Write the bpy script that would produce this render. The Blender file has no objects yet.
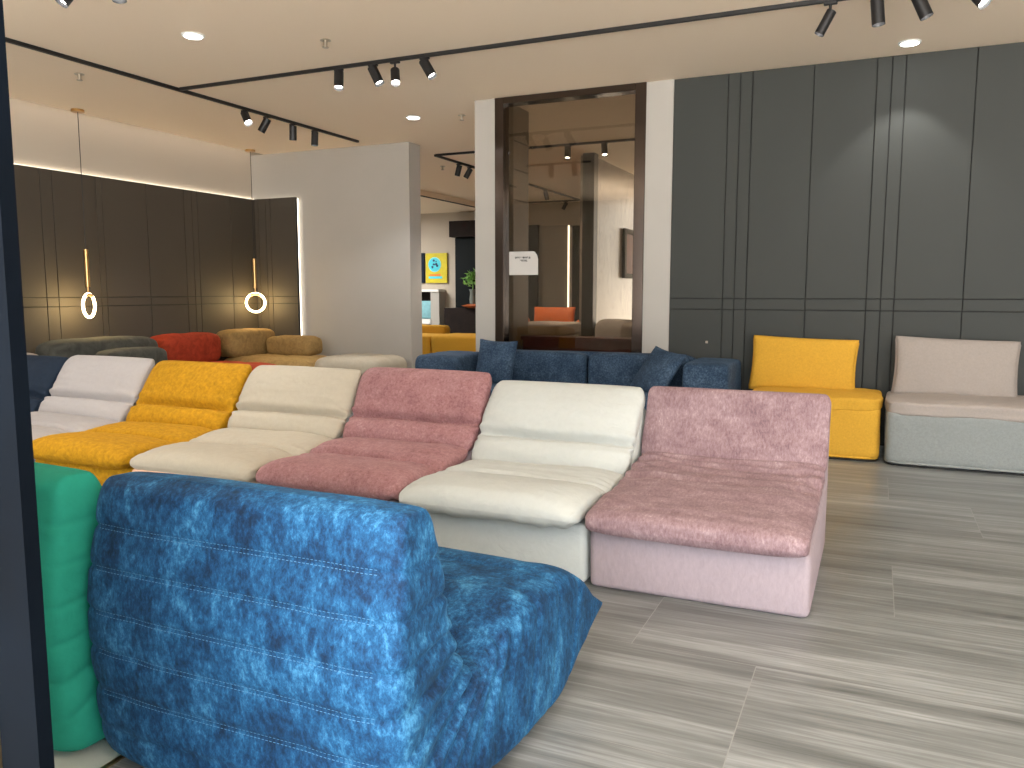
import bpy, bmesh, math, random
from mathutils import Vector, noise, Matrix
random.seed(7)
sc = bpy.context.scene
col = sc.collection
PI = math.pi

# ------------------------------------------------------------------ camera
F_PX, YAW, PITCH, ROLL, EYE = 809.2, 0.42288, 0.113026, -0.000466, 1.4
cd = bpy.data.cameras.new('camera')
cd.sensor_width = 36.0
cd.lens = F_PX * 36.0 / 1024.0
cd.clip_start = 0.05
cam = bpy.data.objects.new('camera', cd)
col.objects.link(cam)
fw = Vector((-math.sin(YAW)*math.cos(PITCH), math.cos(YAW)*math.cos(PITCH), -math.sin(PITCH)))
rt = Vector((math.cos(YAW), math.sin(YAW), 0))
up = rt.cross(fw)
cam.matrix_world = Matrix(((rt.x, up.x, -fw.x, 0), (rt.y, up.y, -fw.y, 0), (rt.z, up.z, -fw.z, EYE), (0, 0, 0, 1)))
sc.camera = cam

# ------------------------------------------------------------------ world, view
w = bpy.data.worlds.new('world'); sc.world = w
w.use_nodes = True
wt = w.node_tree; bg = wt.nodes['Background']
# daylight outside the open shop front: pale sky above, lower half made brighter and warm to lift the ceiling
wtc = wt.nodes.new('ShaderNodeTexCoord'); wsx = wt.nodes.new('ShaderNodeSeparateXYZ'); wr = wt.nodes.new('ShaderNodeValToRGB')
wma = wt.nodes.new('ShaderNodeMath'); wma.operation = 'MULTIPLY_ADD'; wma.inputs[1].default_value = 0.5; wma.inputs[2].default_value = 0.5
wt.links.new(wtc.outputs['Generated'], wsx.inputs[0]); wt.links.new(wsx.outputs['Z'], wma.inputs[0]); wt.links.new(wma.outputs[0], wr.inputs[0])
wr.color_ramp.elements[0].position = 0.49; wr.color_ramp.elements[0].color = (1.0, 0.955, 0.90, 1)
wr.color_ramp.elements[1].position = 0.51; wr.color_ramp.elements[1].color = (0.48, 0.51, 0.54, 1)
wt.links.new(wr.outputs[0], bg.inputs[0]); bg.inputs[1].default_value = 6.6
sc.view_settings.view_transform = 'Standard'
sc.view_settings.look = 'None'
sc.view_settings.gamma = 1
sc.view_settings.use_curve_mapping = False
sc.view_settings.exposure = 1.27

CEIL = 3.45
WARM = (1.0, 0.88, 0.74)
NEUT = (1.0, 0.97, 0.93)

def area(name, loc, size, power, color, rot=(0, 0, 0)):
    l = bpy.data.lights.new(name, 'AREA'); l.shape = 'RECTANGLE'
    l.size, l.size_y = size; l.energy = power; l.color = color
    o = bpy.data.objects.new(name, l); o.location = loc; o.rotation_euler = rot
    col.objects.link(o); return o

def spot(name, loc, target, power, color, angle=60, blend=0.5, radius=0.04):
    l = bpy.data.lights.new(name, 'SPOT'); l.energy = power; l.color = color
    l.spot_size = math.radians(angle); l.spot_blend = blend; l.shadow_soft_size = radius
    o = bpy.data.objects.new(name, l); o.location = loc
    d = Vector(target) - Vector(loc)
    o.rotation_euler = d.to_track_quat('-Z', 'Y').to_euler()
    col.objects.link(o); return o

# unseen fill lights added below the ceiling to raise the ambient brightness
area('ceiling_fill', (-1.8, 0.2, 3.40), (3.0, 1.2), 35, NEUT)
area('ceiling_fill', (3.2, 3.2, 3.40), (1.2, 3.0), 30, NEUT)
area('ceiling_fill', (-7.8, 1.6, 3.40), (0.8, 2.4), 45, NEUT)
area('ceiling_fill', (-3.0, 15.0, 3.40), (1.0, 2.0), 22, WARM)
area('ceiling_fill', (-11.5, 14.5, 3.25), (2.0, 3.0), 150, NEUT)

# ------------------------------------------------------------------ materials
def new_mat(name):
    m = bpy.data.materials.new(name); m.use_nodes = True
    nt = m.node_tree
    return m, nt, nt.nodes['Principled BSDF']

def coords(nt, scale=(1, 1, 1)):
    tc = nt.nodes.new('ShaderNodeTexCoord'); mp = nt.nodes.new('ShaderNodeMapping')
    mp.inputs['Scale'].default_value = scale
    nt.links.new(tc.outputs['Object'], mp.inputs['Vector']); return mp.outputs['Vector']

def noise_node(nt, vec, scale, detail=3, rough=0.55, dist=0.0):
    n = nt.nodes.new('ShaderNodeTexNoise')
    n.inputs['Scale'].default_value = scale; n.inputs['Detail'].default_value = detail
    n.inputs['Roughness'].default_value = rough; n.inputs['Distortion'].default_value = dist
    nt.links.new(vec, n.inputs['Vector']); return n.outputs['Fac']

def ramp(nt, fac, stops):
    r = nt.nodes.new('ShaderNodeValToRGB'); e = r.color_ramp.elements
    while len(e) < len(stops): e.new(0.5)
    for el, (p, c) in zip(e, stops):
        el.position = p; el.color = (*c, 1)
    nt.links.new(fac, r.inputs['Fac']); return r.outputs['Color']

def srgb(r, g, b):
    f = lambda v: (v/255/12.92 if v/255 <= 0.04045 else ((v/255+0.055)/1.055)**2.4)
    return (f(r), f(g), f(b))

def mul(c, k): return tuple(min(1, v*k) for v in c)

def plain(name, c, rough=0.6, metal=0.0, spec=0.5, bump=0.0, bscale=60, mottle=0.0, mscale=3):
    m, nt, b = new_mat(name)
    b.inputs['Base Color'].default_value = (*c, 1)
    b.inputs['Roughness'].default_value = rough; b.inputs['Metallic'].default_value = metal
    b.inputs['Specular IOR Level'].default_value = spec
    v = coords(nt)
    if mottle:
        f = noise_node(nt, v, mscale, 4)
        nt.links.new(ramp(nt, f, [(0.3, mul(c, 1-mottle)), (0.7, mul(c, 1+mottle))]), b.inputs['Base Color'])
    if bump:
        bp = nt.nodes.new('ShaderNodeBump'); bp.inputs['Strength'].default_value = bump; bp.inputs['Distance'].default_value = 0.002
        nt.links.new(noise_node(nt, v, bscale), bp.inputs['Height']); nt.links.new(bp.outputs[0], b.inputs['Normal'])
    return m

def fabric(name, c, var=0.15, scale=(30, 30, 30), nscale=1.0, sheen=0.3, bump=0.25, stops=None, dist=0.4, wrinkle=0.0):
    """woven or napped cloth: colour broken by fine pile direction, sheen and bump"""
    m, nt, b = new_mat(name)
    v = coords(nt, scale)
    f = noise_node(nt, v, nscale, 6, 0.65, dist)
    st = stops or [(0.30, mul(c, 1-var)), (0.5, c), (0.70, mul(c, 1+var))]
    nt.links.new(ramp(nt, f, st), b.inputs['Base Color'])
    b.inputs['Roughness'].default_value = 0.85
    b.inputs['Specular IOR Level'].default_value = 0.2
    b.inputs['Sheen Weight'].default_value = sheen
    b.inputs['Sheen Roughness'].default_value = 0.45
    b.inputs['Sheen Tint'].default_value = (*mul(c, 1.6), 1)
    bp = nt.nodes.new('ShaderNodeBump'); bp.inputs['Strength'].default_value = bump; bp.inputs['Distance'].default_value = 0.004
    nt.links.new(f, bp.inputs['Height'])
    out = bp
    if wrinkle:
        v2 = coords(nt, (1, 1, 1))
        f2 = noise_node(nt, v2, 9, 3, 0.5, 1.2)
        b2 = nt.nodes.new('ShaderNodeBump'); b2.inputs['Strength'].default_value = wrinkle; b2.inputs['Distance'].default_value = 0.02
        nt.links.new(f2, b2.inputs['Height']); nt.links.new(bp.outputs[0], b2.inputs['Normal']); out = b2
    nt.links.new(out.outputs[0], b.inputs['Normal'])
    return m

def emit(name, c, s):
    m, nt, b = new_mat(name)
    b.inputs['Base Color'].default_value = (*c, 1)
    b.inputs['Emission Color'].default_value = (*c, 1); b.inputs['Emission Strength'].default_value = s
    return m

M = {}
M['ceiling'] = plain('ceiling_paint', srgb(244, 226, 203), 0.9, bump=0.02)
M['plaster'] = plain('light_plaster', srgb(174, 170, 163), 0.85, bump=0.08, bscale=25, mottle=0.02, mscale=2)
M['plaster_warm'] = plain('warm_plaster', srgb(186, 176, 162), 0.85, bump=0.05)
M['white_paint'] = plain('white_paint', srgb(235, 235, 232), 0.6)
M['panel'] = plain('grey_green_panel', srgb(48, 51, 48), 0.7, bump=0.04, bscale=200, mottle=0.04, mscale=1.2)
M['panel_dark'] = plain('charcoal_brown_panel', srgb(70, 64, 56), 0.65, bump=0.04, bscale=200, mottle=0.04, mscale=1.2)
M['groove'] = plain('dark_groove', srgb(34, 34, 34), 0.8)
M['black'] = plain('matte_black_metal', srgb(24, 24, 26), 0.45)
M['rail'] = plain('black_rail', srgb(20, 19, 20), 0.5)
M['brass'] = plain('brushed_brass', srgb(196, 158, 104), 0.3, 1.0)
M['chrome'] = plain('sprinkler_metal', srgb(190, 180, 165), 0.3, 0.9)
M['bronze'] = plain('bronze_frame', srgb(84, 74, 68), 0.16, 0.9)
M['lens'] = emit('lamp_lens', (1.0, 0.96, 0.9), 14)
M['downlight'] = emit('downlight_lens', (0.93, 0.97, 1.0), 9)
M['ring'] = emit('warm_led_tube', (1.0, 0.82, 0.52), 6)
M['led'] = emit('led_strip', (1.0, 0.90, 0.74), 2.6)
M['cove'] = emit('cove_strip', (1.0, 0.94, 0.86), 1.0)
M['post'] = plain('dark_blue_steel', srgb(5, 10, 17), 0.7, 0.0, spec=0.05, mottle=0.3, mscale=3)
M['gold'] = plain('dull_gold_trim', srgb(150, 130, 95), 0.3, 0.9)
M['brown_stone'] = plain('brown_stone', srgb(128, 115, 100), 0.35, mottle=0.12, mscale=4)
M['dark_wood'] = plain('dark_brown_wood', srgb(30, 21, 18), 0.7, spec=0.2, mottle=0.25, mscale=6)
M['red_wood'] = plain('red_brown_wood', srgb(104, 48, 38), 0.6, mottle=0.2, mscale=6)
M['paper'] = plain('white_paper', srgb(196, 193, 188), 0.8)
M['ink'] = plain('black_ink', srgb(40, 40, 40), 0.8)
M['pale_tile'] = plain('pale_floor_tile', srgb(186, 190, 186), 0.35, mottle=0.08, mscale=6)
M['yellow_paint'] = plain('yellow_paint', srgb(205, 190, 30), 0.6, mottle=0.12, mscale=5)
M['cyan_paint'] = plain('cyan_paint', srgb(70, 205, 225), 0.6)
M['orange_paint'] = plain('orange_paint', srgb(235, 130, 45), 0.6)
M['navy_paint'] = plain('navy_paint', srgb(25, 60, 105), 0.6)
M['leaf'] = plain('plant_leaf', srgb(140, 190, 100), 0.5, mottle=0.35, mscale=12)
M['pot'] = plain('grey_vase', srgb(120, 130, 125), 0.3)
M['orange_dish'] = plain('orange_glaze', srgb(205, 105, 55), 0.3)

# marble
m, nt, b = new_mat('grey_marble'); v = coords(nt, (1, 1, 0.6))
f = noise_node(nt, v, 1.6, 8, 0.6, 2.5)
nt.links.new(ramp(nt, f, [(0.35, srgb(140, 130, 119)), (0.48, srgb(146, 134, 123)), (0.5, srgb(98, 84, 74)), (0.52, srgb(148, 137, 126))]), b.inputs['Base Color'])
b.inputs['Roughness'].default_value = 0.3
M['marble'] = m

# glass: thin pane, mostly clear, smoky, with mirror reflection
m = bpy.data.materials.new('smoky_glass'); m.use_nodes = True; nt = m.node_tree; nt.nodes.clear()
o_ = nt.nodes.new('ShaderNodeOutputMaterial'); tr = nt.nodes.new('ShaderNodeBsdfTransparent')
tr.inputs[0].default_value = (0.66, 0.61, 0.54, 1)
gl = nt.nodes.new('ShaderNodeBsdfGlossy'); gl.inputs['Roughness'].default_value = 0.01; gl.inputs[0].default_value = (1, 0.97, 0.92, 1)
fr = nt.nodes.new('ShaderNodeFresnel'); fr.inputs[0].default_value = 1.55
mx = nt.nodes.new('ShaderNodeMixShader'); nt.links.new(fr.outputs[0], mx.inputs[0]); nt.links.new(tr.outputs[0], mx.inputs[1]); nt.links.new(gl.outputs[0], mx.inputs[2]); nt.links.new(mx.outputs[0], o_.inputs[0])
M['glass'] = m

# floor: grey wood-look planks with fine grain running along x, thin pale joints
m, nt, b = new_mat('grey_wood_look_floor')
tc = nt.nodes.new('ShaderNodeTexCoord')
def mapping(scale, loc=(0, 0, 0)):
    mp = nt.nodes.new('ShaderNodeMapping'); mp.inputs['Scale'].default_value = scale; mp.inputs['Location'].default_value = loc
    nt.links.new(tc.outputs['Object'], mp.inputs['Vector']); return mp.outputs['Vector']
def mth(op, x, y=None):
    n = nt.nodes.new('ShaderNodeMath'); n.operation = op
    for i, q in enumerate((x, y)):
        if q is None: continue
        if isinstance(q, (int, float)): n.inputs[i].default_value = q
        else: nt.links.new(q, n.inputs[i])
    return n.outputs[0]
sx_ = nt.nodes.new('ShaderNodeSeparateXYZ'); nt.links.new(tc.outputs['Object'], sx_.inputs[0])
yr = mth('DIVIDE', mth('SUBTRACT', sx_.outputs[1], 3.03), 0.725)
row = mth('FLOOR', yr)
xr = mth('ADD', mth('DIVIDE', mth('ADD', sx_.outputs[0], 0.84), 1.45), mth('MULTIPLY', row, 1/3))
colm = mth('FLOOR', xr)
fy = mth('MULTIPLY', mth('SUBTRACT', yr, row), 0.725); fx = mth('MULTIPLY', mth('SUBTRACT', xr, colm), 1.45)
joint = mth('MAXIMUM', mth('LESS_THAN', fy, 0.0035), mth('LESS_THAN', fx, 0.0035))
cmb = nt.nodes.new('ShaderNodeCombineXYZ'); nt.links.new(colm, cmb.inputs[0]); nt.links.new(row, cmb.inputs[1])
wn = nt.nodes.new('ShaderNodeTexWhiteNoise'); nt.links.new(cmb.outputs[0], wn.inputs['Vector'])
class _B: pass
br = _B(); br.outputs = {'Color': wn.outputs['Color'], 'Fac': joint}
sep = nt.nodes.new('ShaderNodeVectorMath'); sep.operation = 'MULTIPLY_ADD'
nt.links.new(br.outputs['Color'], sep.inputs[0]); sep.inputs[1].default_value = (7, 13, 3)
nt.links.new(mapping((0.55, 6.5, 1)), sep.inputs[2])
g1 = noise_node(nt, sep.outputs[0], 1.0, 7, 0.62, 0.35)
sep2 = nt.nodes.new('ShaderNodeVectorMath'); sep2.operation = 'MULTIPLY_ADD'
nt.links.new(br.outputs['Color'], sep2.inputs[0]); sep2.inputs[1].default_value = (3, 5, 1)
nt.links.new(mapping((2.5, 70, 1)), sep2.inputs[2])
g2 = noise_node(nt, sep2.outputs[0], 1.0, 4, 0.6, 0.2)
ad = nt.nodes.new('ShaderNodeMath'); ad.operation = 'MULTIPLY_ADD'; nt.links.new(g2, ad.inputs[0]); ad.inputs[1].default_value = 0.35
mu = nt.nodes.new('ShaderNodeMath'); mu.operation = 'MULTIPLY'; nt.links.new(g1, mu.inputs[0]); mu.inputs[1].default_value = 0.65
nt.links.new(mu.outputs[0], ad.inputs[2])
cr = ramp(nt, ad.outputs[0], [(0.30, srgb(68, 69, 67)), (0.5, srgb(110, 112, 110)), (0.70, srgb(156, 158, 157))])
mxc = nt.nodes.new('ShaderNodeMixRGB'); nt.links.new(br.outputs['Fac'], mxc.inputs[0]); nt.links.new(cr, mxc.inputs[1]); mxc.inputs[2].default_value = (*srgb(132, 131, 128), 1)
nt.links.new(mxc.outputs[0], b.inputs['Base Color'])
b.inputs['Roughness'].default_value = 0.36
bp = nt.nodes.new('ShaderNodeBump'); bp.inputs['Strength'].default_value = 0.15; bp.inputs['Distance'].default_value = 0.002
nt.links.new(ad.outputs[0], bp.inputs['Height']); nt.links.new(bp.outputs[0], b.inputs['Normal'])
M['floor'] = m

# cloths
def crushed(name, stops, scale=(60, 60, 36), big=(9, 9, 6), k=0.45, sheen=0.2):
    """crushed pile: fine streaky grain over broad patches"""
    m, nt, b = new_mat(name)
    f1 = noise_node(nt, coords(nt, scale), 1.0, 7, 0.8, 0.2)
    f2 = noise_node(nt, coords(nt, big), 1.0, 5, 0.6, 0.3)
    a_ = nt.nodes.new('ShaderNodeMath'); a_.operation = 'MULTIPLY'; nt.links.new(f2, a_.inputs[0]); a_.inputs[1].default_value = k
    c_ = nt.nodes.new('ShaderNodeMath'); c_.operation = 'MULTIPLY_ADD'; nt.links.new(f1, c_.inputs[0]); c_.inputs[1].default_value = 1-k; nt.links.new(a_.outputs[0], c_.inputs[2])
    nt.links.new(ramp(nt, c_.outputs[0], stops), b.inputs['Base Color'])
    b.inputs['Roughness'].default_value = 0.8; b.inputs['Specular IOR Level'].default_value = 0.25
    b.inputs['Sheen Weight'].default_value = sheen; b.inputs['Sheen Tint'].default_value = (*mul(stops[-1][1], 1.2), 1)
    bp = nt.nodes.new('ShaderNodeBump'); bp.inputs['Strength'].default_value = 0.15; bp.inputs['Distance'].default_value = 0.004
    nt.links.new(f1, bp.inputs['Height']); nt.links.new(bp.outputs[0], b.inputs['Normal'])
    return m
def bluecrush(name):
    return crushed(name, [(0.38, srgb(3, 22, 44)), (0.46, srgb(8, 44, 77)), (0.54, srgb(22, 72, 110)), (0.66, srgb(66, 126, 164))])
M['blue_velvet'] = bluecrush('crushed_blue_velvet')
M['blue_stitch'] = plain('pale_blue_thread', srgb(58, 100, 130), 0.8)
M['green'] = fabric('emerald_suede', srgb(32, 132, 112), 0.06, sheen=0.2, bump=0.1, wrinkle=0.15)
M['green_stitch'] = plain('green_thread', srgb(30, 110, 85), 0.8)
M['pink'] = 'later'
M['pink_base'] = fabric('pale_rose_chenille', srgb(150, 136, 140), 0.08, scale=(60, 24, 24), sheen=0.25, bump=0.3)
M['cream'] = fabric('cream_linen', srgb(176, 179, 175), 0.03, sheen=0.1, bump=0.15, wrinkle=0.3)
M['ivory'] = fabric('ivory_linen', srgb(168, 160, 144), 0.04, sheen=0.1, bump=0.15, wrinkle=0.3)
M['peach'] = fabric('peach_underside', srgb(205, 168, 145), 0.04, sheen=0.1, bump=0.1)
M['mustard'] = fabric('mustard_plush', srgb(168, 122, 18), 0.28, scale=(34, 34, 34), sheen=0.25, bump=0.6, wrinkle=0.35)
M['white'] = fabric('cool_white_cloth', srgb(164, 159, 157), 0.03, sheen=0.1, bump=0.1, wrinkle=0.25)
M['navy'] = fabric('navy_cloth', srgb(27, 38, 52), 0.15, sheen=0.1, bump=0.2, wrinkle=0.2)
M['pink'] = crushed('rose_chenille', [(0.36, srgb(98, 76, 80)), (0.47, srgb(122, 98, 101)), (0.55, srgb(136, 113, 116)), (0.66, srgb(162, 143, 145))], (90, 40, 40), (9, 14, 9), 0.35)
M['pink_fur'] = crushed('rose_chenille_pile', [(0.36, srgb(112, 74, 76)), (0.47, srgb(138, 98, 99)), (0.56, srgb(150, 111, 112)), (0.68, srgb(174, 142, 142))], (55, 55, 55), (8, 8, 8), 0.3)
M['teal_blue'] = crushed('dusty_blue_velvet', [(0.38, srgb(26, 42, 60)), (0.5, srgb(44, 64, 86)), (0.64, srgb(84, 104, 124))], (60, 60, 60), (7, 7, 7), 0.3)
M['yellow'] = fabric('sunny_yellow_weave', srgb(196, 150, 52), 0.10, scale=(60, 60, 60), sheen=0.2, bump=0.4)
M['beige'] = fabric('pale_beige_weave', srgb(150, 141, 134), 0.06, scale=(60, 60, 60), sheen=0.2, bump=0.3)
M['grey'] = fabric('cool_grey_weave', srgb(130, 134, 132), 0.10, scale=(60, 60, 60), sheen=0.2, bump=0.3)
M['rust'] = fabric('rust_red_velvet', srgb(148, 54, 32), 0.3, scale=(10, 10, 10), sheen=0.4, bump=0.2, dist=0.8)
M['khaki'] = fabric('gold_khaki_velvet', srgb(152, 124, 78), 0.25, scale=(14, 14, 14), sheen=0.4, bump=0.2, dist=0.8)
M['charcoal'] = fabric('charcoal_velvet', srgb(70, 70, 64), 0.35, scale=(8, 8, 8), sheen=0.5, bump=0.2, dist=0.8)
M['tan_leather'] = plain('tan_leather', srgb(226, 112, 38), 0.5, bump=0.1)
M['aqua'] = fabric('aqua_satin', srgb(130, 180, 190), 0.15, scale=(12, 12, 12), sheen=0.3)

# ------------------------------------------------------------------ mesh helpers
def link(name, me, mat, parent=None, loc=None, rot=None):
    o = bpy.data.objects.new(name, me)
    if mat is not None: me.materials.append(mat)
    col.objects.link(o)
    if parent is not None: o.parent = parent
    if loc is not None: o.location = loc
    if rot is not None: o.rotation_euler = rot
    return o

def mesh(name, vs, fs, smooth=True):
    me = bpy.data.meshes.new(name); me.from_pydata([tuple(v) for v in vs], [], fs); me.update()
    bm = bmesh.new(); bm.from_mesh(me); bmesh.ops.recalc_face_normals(bm, faces=bm.faces); bm.to_mesh(me); bm.free()
    if smooth:
        for p in me.polygons: p.use_smooth = True
    return me

def from_bm(name, bm, smooth=False, angle=None):
    bmesh.ops.recalc_face_normals(bm, faces=bm.faces)
    me = bpy.data.meshes.new(name); bm.to_mesh(me); bm.free()
    if smooth:
        for p in me.polygons: p.use_smooth = True
        if angle: me.set_sharp_from_angle(angle=math.radians(angle))
    return me

def box_bm(bm, lo, hi, bevel=0.0, seg=2):
    lo = Vector(lo); hi = Vector(hi); c = (lo+hi)/2; s = hi-lo
    r = bmesh.ops.create_cube(bm, size=1, matrix=Matrix.Translation(c) @ Matrix.Diagonal((s.x, s.y, s.z, 1)))
    if bevel:
        es = set(e for v in r['verts'] for e in v.link_edges)
        bmesh.ops.bevel(bm, geom=list(es), offset=bevel, segments=seg, profile=0.5, affect='EDGES')

def cyl_bm(bm, p, q, r1, r2=None, seg=20, caps=True):
    p = Vector(p); q = Vector(q); d = q-p
    M_ = Matrix.Translation((p+q)/2) @ d.to_track_quat('Z', 'Y').to_matrix().to_4x4()
    bmesh.ops.create_cone(bm, cap_ends=caps, segments=seg, radius1=r1, radius2=r1 if r2 is None else r2, depth=d.length, matrix=M_)

def bx(name, lo, hi, mat, parent=None, bevel=0.0, seg=2, smooth=False):
    bm = bmesh.new(); box_bm(bm, lo, hi, bevel, seg)
    return link(name, from_bm(name, bm, smooth or bevel > 0.015, 50), mat, parent)

def cyl(name, p, q, r, mat, parent=None, r2=None, seg=20):
    bm = bmesh.new(); cyl_bm(bm, p, q, r, r2, seg)
    return link(name, from_bm(name, bm, True, 40), mat, parent)

def struct(name, o_or_boxes, mat=None, bevel=0.0):
    if isinstance(o_or_boxes, list):
        bm = bmesh.new()
        for lo, hi in o_or_boxes: box_bm(bm, lo, hi, bevel, 1)
        o = link(name, from_bm(name, bm), mat)
    else: o = o_or_boxes
    o['kind'] = 'structure'; return o

def thing(name, label, cat, loc=(0, 0, 0), rz=0.0, group=None):
    o = bpy.data.objects.new(name, None); col.objects.link(o); o.empty_display_size = 0.1
    o.location = loc; o.rotation_euler = (0, 0, rz)
    return tag(o, label, cat, group)

def tag(o, label, cat, group=None):
    o['label'] = label; o['category'] = cat
    if group: o['group'] = group
    return o

def dup(root, label, loc, rz=None):
    r = root.copy(); col.objects.link(r); r.location = loc
    if rz is not None: r.rotation_euler = (0, 0, rz)
    r['label'] = label
    for ch in list(root.children):
        c = ch.copy(); col.objects.link(c); c.parent = r
        for g in list(ch.children):
            d = g.copy(); col.objects.link(d); d.parent = c
    return r

def catmull(pts, n):
    P = [pts[0]] + list(pts) + [pts[-1]]; out = []
    k = len(pts)-1
    for i in range(n):
        t = i/(n-1)*k; j = min(int(t), k-1); f = t-j
        a, b_, c, d = P[j], P[j+1], P[j+2], P[j+3]
        out.append(tuple(0.5*((2*b_[q]) + (-a[q]+c[q])*f + (2*a[q]-5*b_[q]+4*c[q]-d[q])*f*f + (-a[q]+3*b_[q]-3*c[q]+d[q])*f**3) for q in range(len(a))))
    return out

def interp(tab, s):
    if s <= tab[0][0]: return tab[0][1]
    for (a, x), (b_, y) in zip(tab, tab[1:]):
        if s <= b_:
            f = (s-a)/(b_-a); f = f*f*(3-2*f); return x+(y-x)*f
    return tab[-1][1]

def sgnpow(v, p): return math.copysign(abs(v)**p, v)

def bent_pad(pts, W, T, ns=70, nr=72, ex=5.0, creases=(), taper=0.12, seed=0, wr=0.004, gather=0.006, wtab=None, under=1.0, endp=0.5, tabs=None, endmin=0.05, frontw=0.0):
    """soft slab following a bent centre line in the YZ plane. T half thickness, creases = [(s, depth, width)] in arc length 0..1"""
    P = catmull(pts, ns)
    L = [0.0]
    for a, b_ in zip(P, P[1:]): L.append(L[-1]+math.hypot(b_[0]-a[0], b_[1]-a[1]))
    tot = L[-1]
    vs = []; fs = []
    for i, (y, z) in enumerate(P):
        s = L[i]/tot
        a = P[max(i-1, 0)]; c = P[min(i+1, ns-1)]
        ty, tz = c[0]-a[0], c[1]-a[1]; l = math.hypot(ty, tz) or 1
        ny, nz = -tz/l, ty/l
        e = 1.0
        if s*tot < taper: e = max(0.0, 1-(1-s*tot/taper)**2)**endp
        if (1-s)*tot < taper: e = min(e, max(0.0, 1-(1-(1-s)*tot/taper)**2)**endp)
        e = max(e, endmin)
        th = T*(interp(tabs, s) if tabs else 1.0)
        hw = W/2*(interp(wtab, s) if wtab else 1.0)
        cr = sum(d*math.exp(-((s-c0)*tot/wd)**2) for c0, d, wd in creases)
        hwe = hw - 0.05*(1-e) - cr*0.08
        for k in range(nr):
            an = 2*PI*k/nr
            cx = sgnpow(math.cos(an), 2/ex); cz = sgnpow(math.sin(an), 2/ex*1.0)
            u = cx
            t_ = th*e*cz
            if cz > 0: t_ -= cr*cz
            else: t_ = t_*under - cr*0.5*cz
            x = hwe*cx
            # pillow-like crown and wrinkles
            t_ *= (1.0 - 0.28*abs(u)**6)
            n1 = noise.noise(Vector((x*3+seed*7.1, s*tot*4, seed*3.3)))
            n2 = noise.noise(Vector((x*9+seed*5.1, s*tot*22, seed)))
            near = sum(math.exp(-((s-c0)*tot/(wd*3))**2) for c0, d, wd in creases)
            g = gather*(abs(u)**5)*math.sin(s*tot*95+seed*2+2*n1)*near
            t_ += (wr*1.6*n1 + wr*n2*(0.5+near)*(1 if cz > 0 else 0.3) + g)*e*abs(cz)
            if s*tot < 0.2 and cz < 0.6: t_ += frontw*math.sin(x*70+6*n1+seed)*math.exp(-((s*tot-0.05)/0.05)**2)*abs(cz)
            x += (0.008*n1 + g*0.7)*(1 if cx > 0 else -1)*abs(cx)**4
            vs.append((x, y+ny*t_, z+nz*t_))
    for i in range(ns-1):
        for k in range(nr):
            k2 = (k+1) % nr
            fs.append((i*nr+k, i*nr+k2, (i+1)*nr+k2, (i+1)*nr+k))
    fs.append(tuple(range(nr))); fs.append(tuple((ns-1)*nr+k for k in range(nr)))
    return mesh('pad', vs, fs)

def soft_block(size, ex=6.0, n=26, seams=(), seed=0, wr=0.004, crown=0.0, zbulge=0.0):
    """puffy block on z=0; seams = [(axis, pos -1..1, depth, width)]"""
    bm = bmesh.new()
    bmesh.ops.create_cube(bm, size=2)
    bmesh.ops.subdivide_edges(bm, edges=bm.edges[:], cuts=n, use_grid_fill=True)
    hx, hy, hz = size[0]/2, size[1]/2, size[2]/2
    h = (hx, hy, hz); rmin = min(h)
    for v in bm.verts:
        p = [v.co.x, v.co.y, v.co.z]
        # spread samples towards the edges so that corners stay smooth
        p = [math.sin(q*PI/2) if abs(q) < 1 else q for q in p]
        k = sum(abs(q)**ex for q in p)**(1/ex)
        q = [c/k for c in p]
        d = sum(sd*math.exp(-((q[ax]-pos)*h[ax]/wd)**2) for ax, pos, sd, wd in seams)
        nv = Vector([sgnpow(q[i], ex-1)/h[i] for i in range(3)]).normalized()
        co = Vector([q[i]*h[i] for i in range(3)])
        nn = noise.noise(co*5+Vector((seed*3.7, seed, 0)))*wr*2 + noise.noise(co*17+Vector((seed, 0, seed*2)))*wr
        co += nv*(nn-d)
        if crown and co.z > 0: co.z += crown*(1-q[0]**2)*(1-q[1]**2)
        v.co = co + Vector((0, 0, hz))
    return from_bm('soft_block', bm, True)

def pillow_mesh(w_, h_, t, n=36, seed=0, corner=0.10, pw=0.42, wr=0.006):
    """square scatter cushion lying in the XZ plane, thickness along Y, centred"""
    vs = []; idx = {}
    def pt(u, v, sd):
        sx = 1-corner*(1-abs(v)**2)*abs(u)**3*1.0; sz = 1-corner*(1-abs(u)**2)*abs(v)**3
        x = w_/2*u*sx; z = h_/2*v*sz
        th = t/2*(max(0, (1-u*u))*max(0, (1-v*v)))**pw
        nn = noise.noise(Vector((x*5+seed, z*5, sd+seed*2)))*wr + noise.noise(Vector((x*16+seed, z*16, sd)))*wr*0.5
        if abs(u) > 0.999 or abs(v) > 0.999: nn = 0
        return (x, sd*(th+nn*min(1, th/(t*0.1+1e-6))), z)
    for sd in (-1, 1):
        for i in range(n+1):
            for j in range(n+1):
                u = math.sin((i/n*2-1)*PI/2); v = math.sin((j/n*2-1)*PI/2)
                if sd == 1 and (i in (0, n) or j in (0, n)): idx[(sd, i, j)] = idx[(-1, i, j)]; continue
                idx[(sd, i, j)] = len(vs); vs.append(pt(u, v, sd))
    fs = []
    for sd in (-1, 1):
        for i in range(n):
            for j in range(n):
                fs.append((idx[(sd, i, j)], idx[(sd, i+1, j)], idx[(sd, i+1, j+1)], idx[(sd, i, j+1)]))
    return mesh('pillow', vs, fs)

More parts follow.
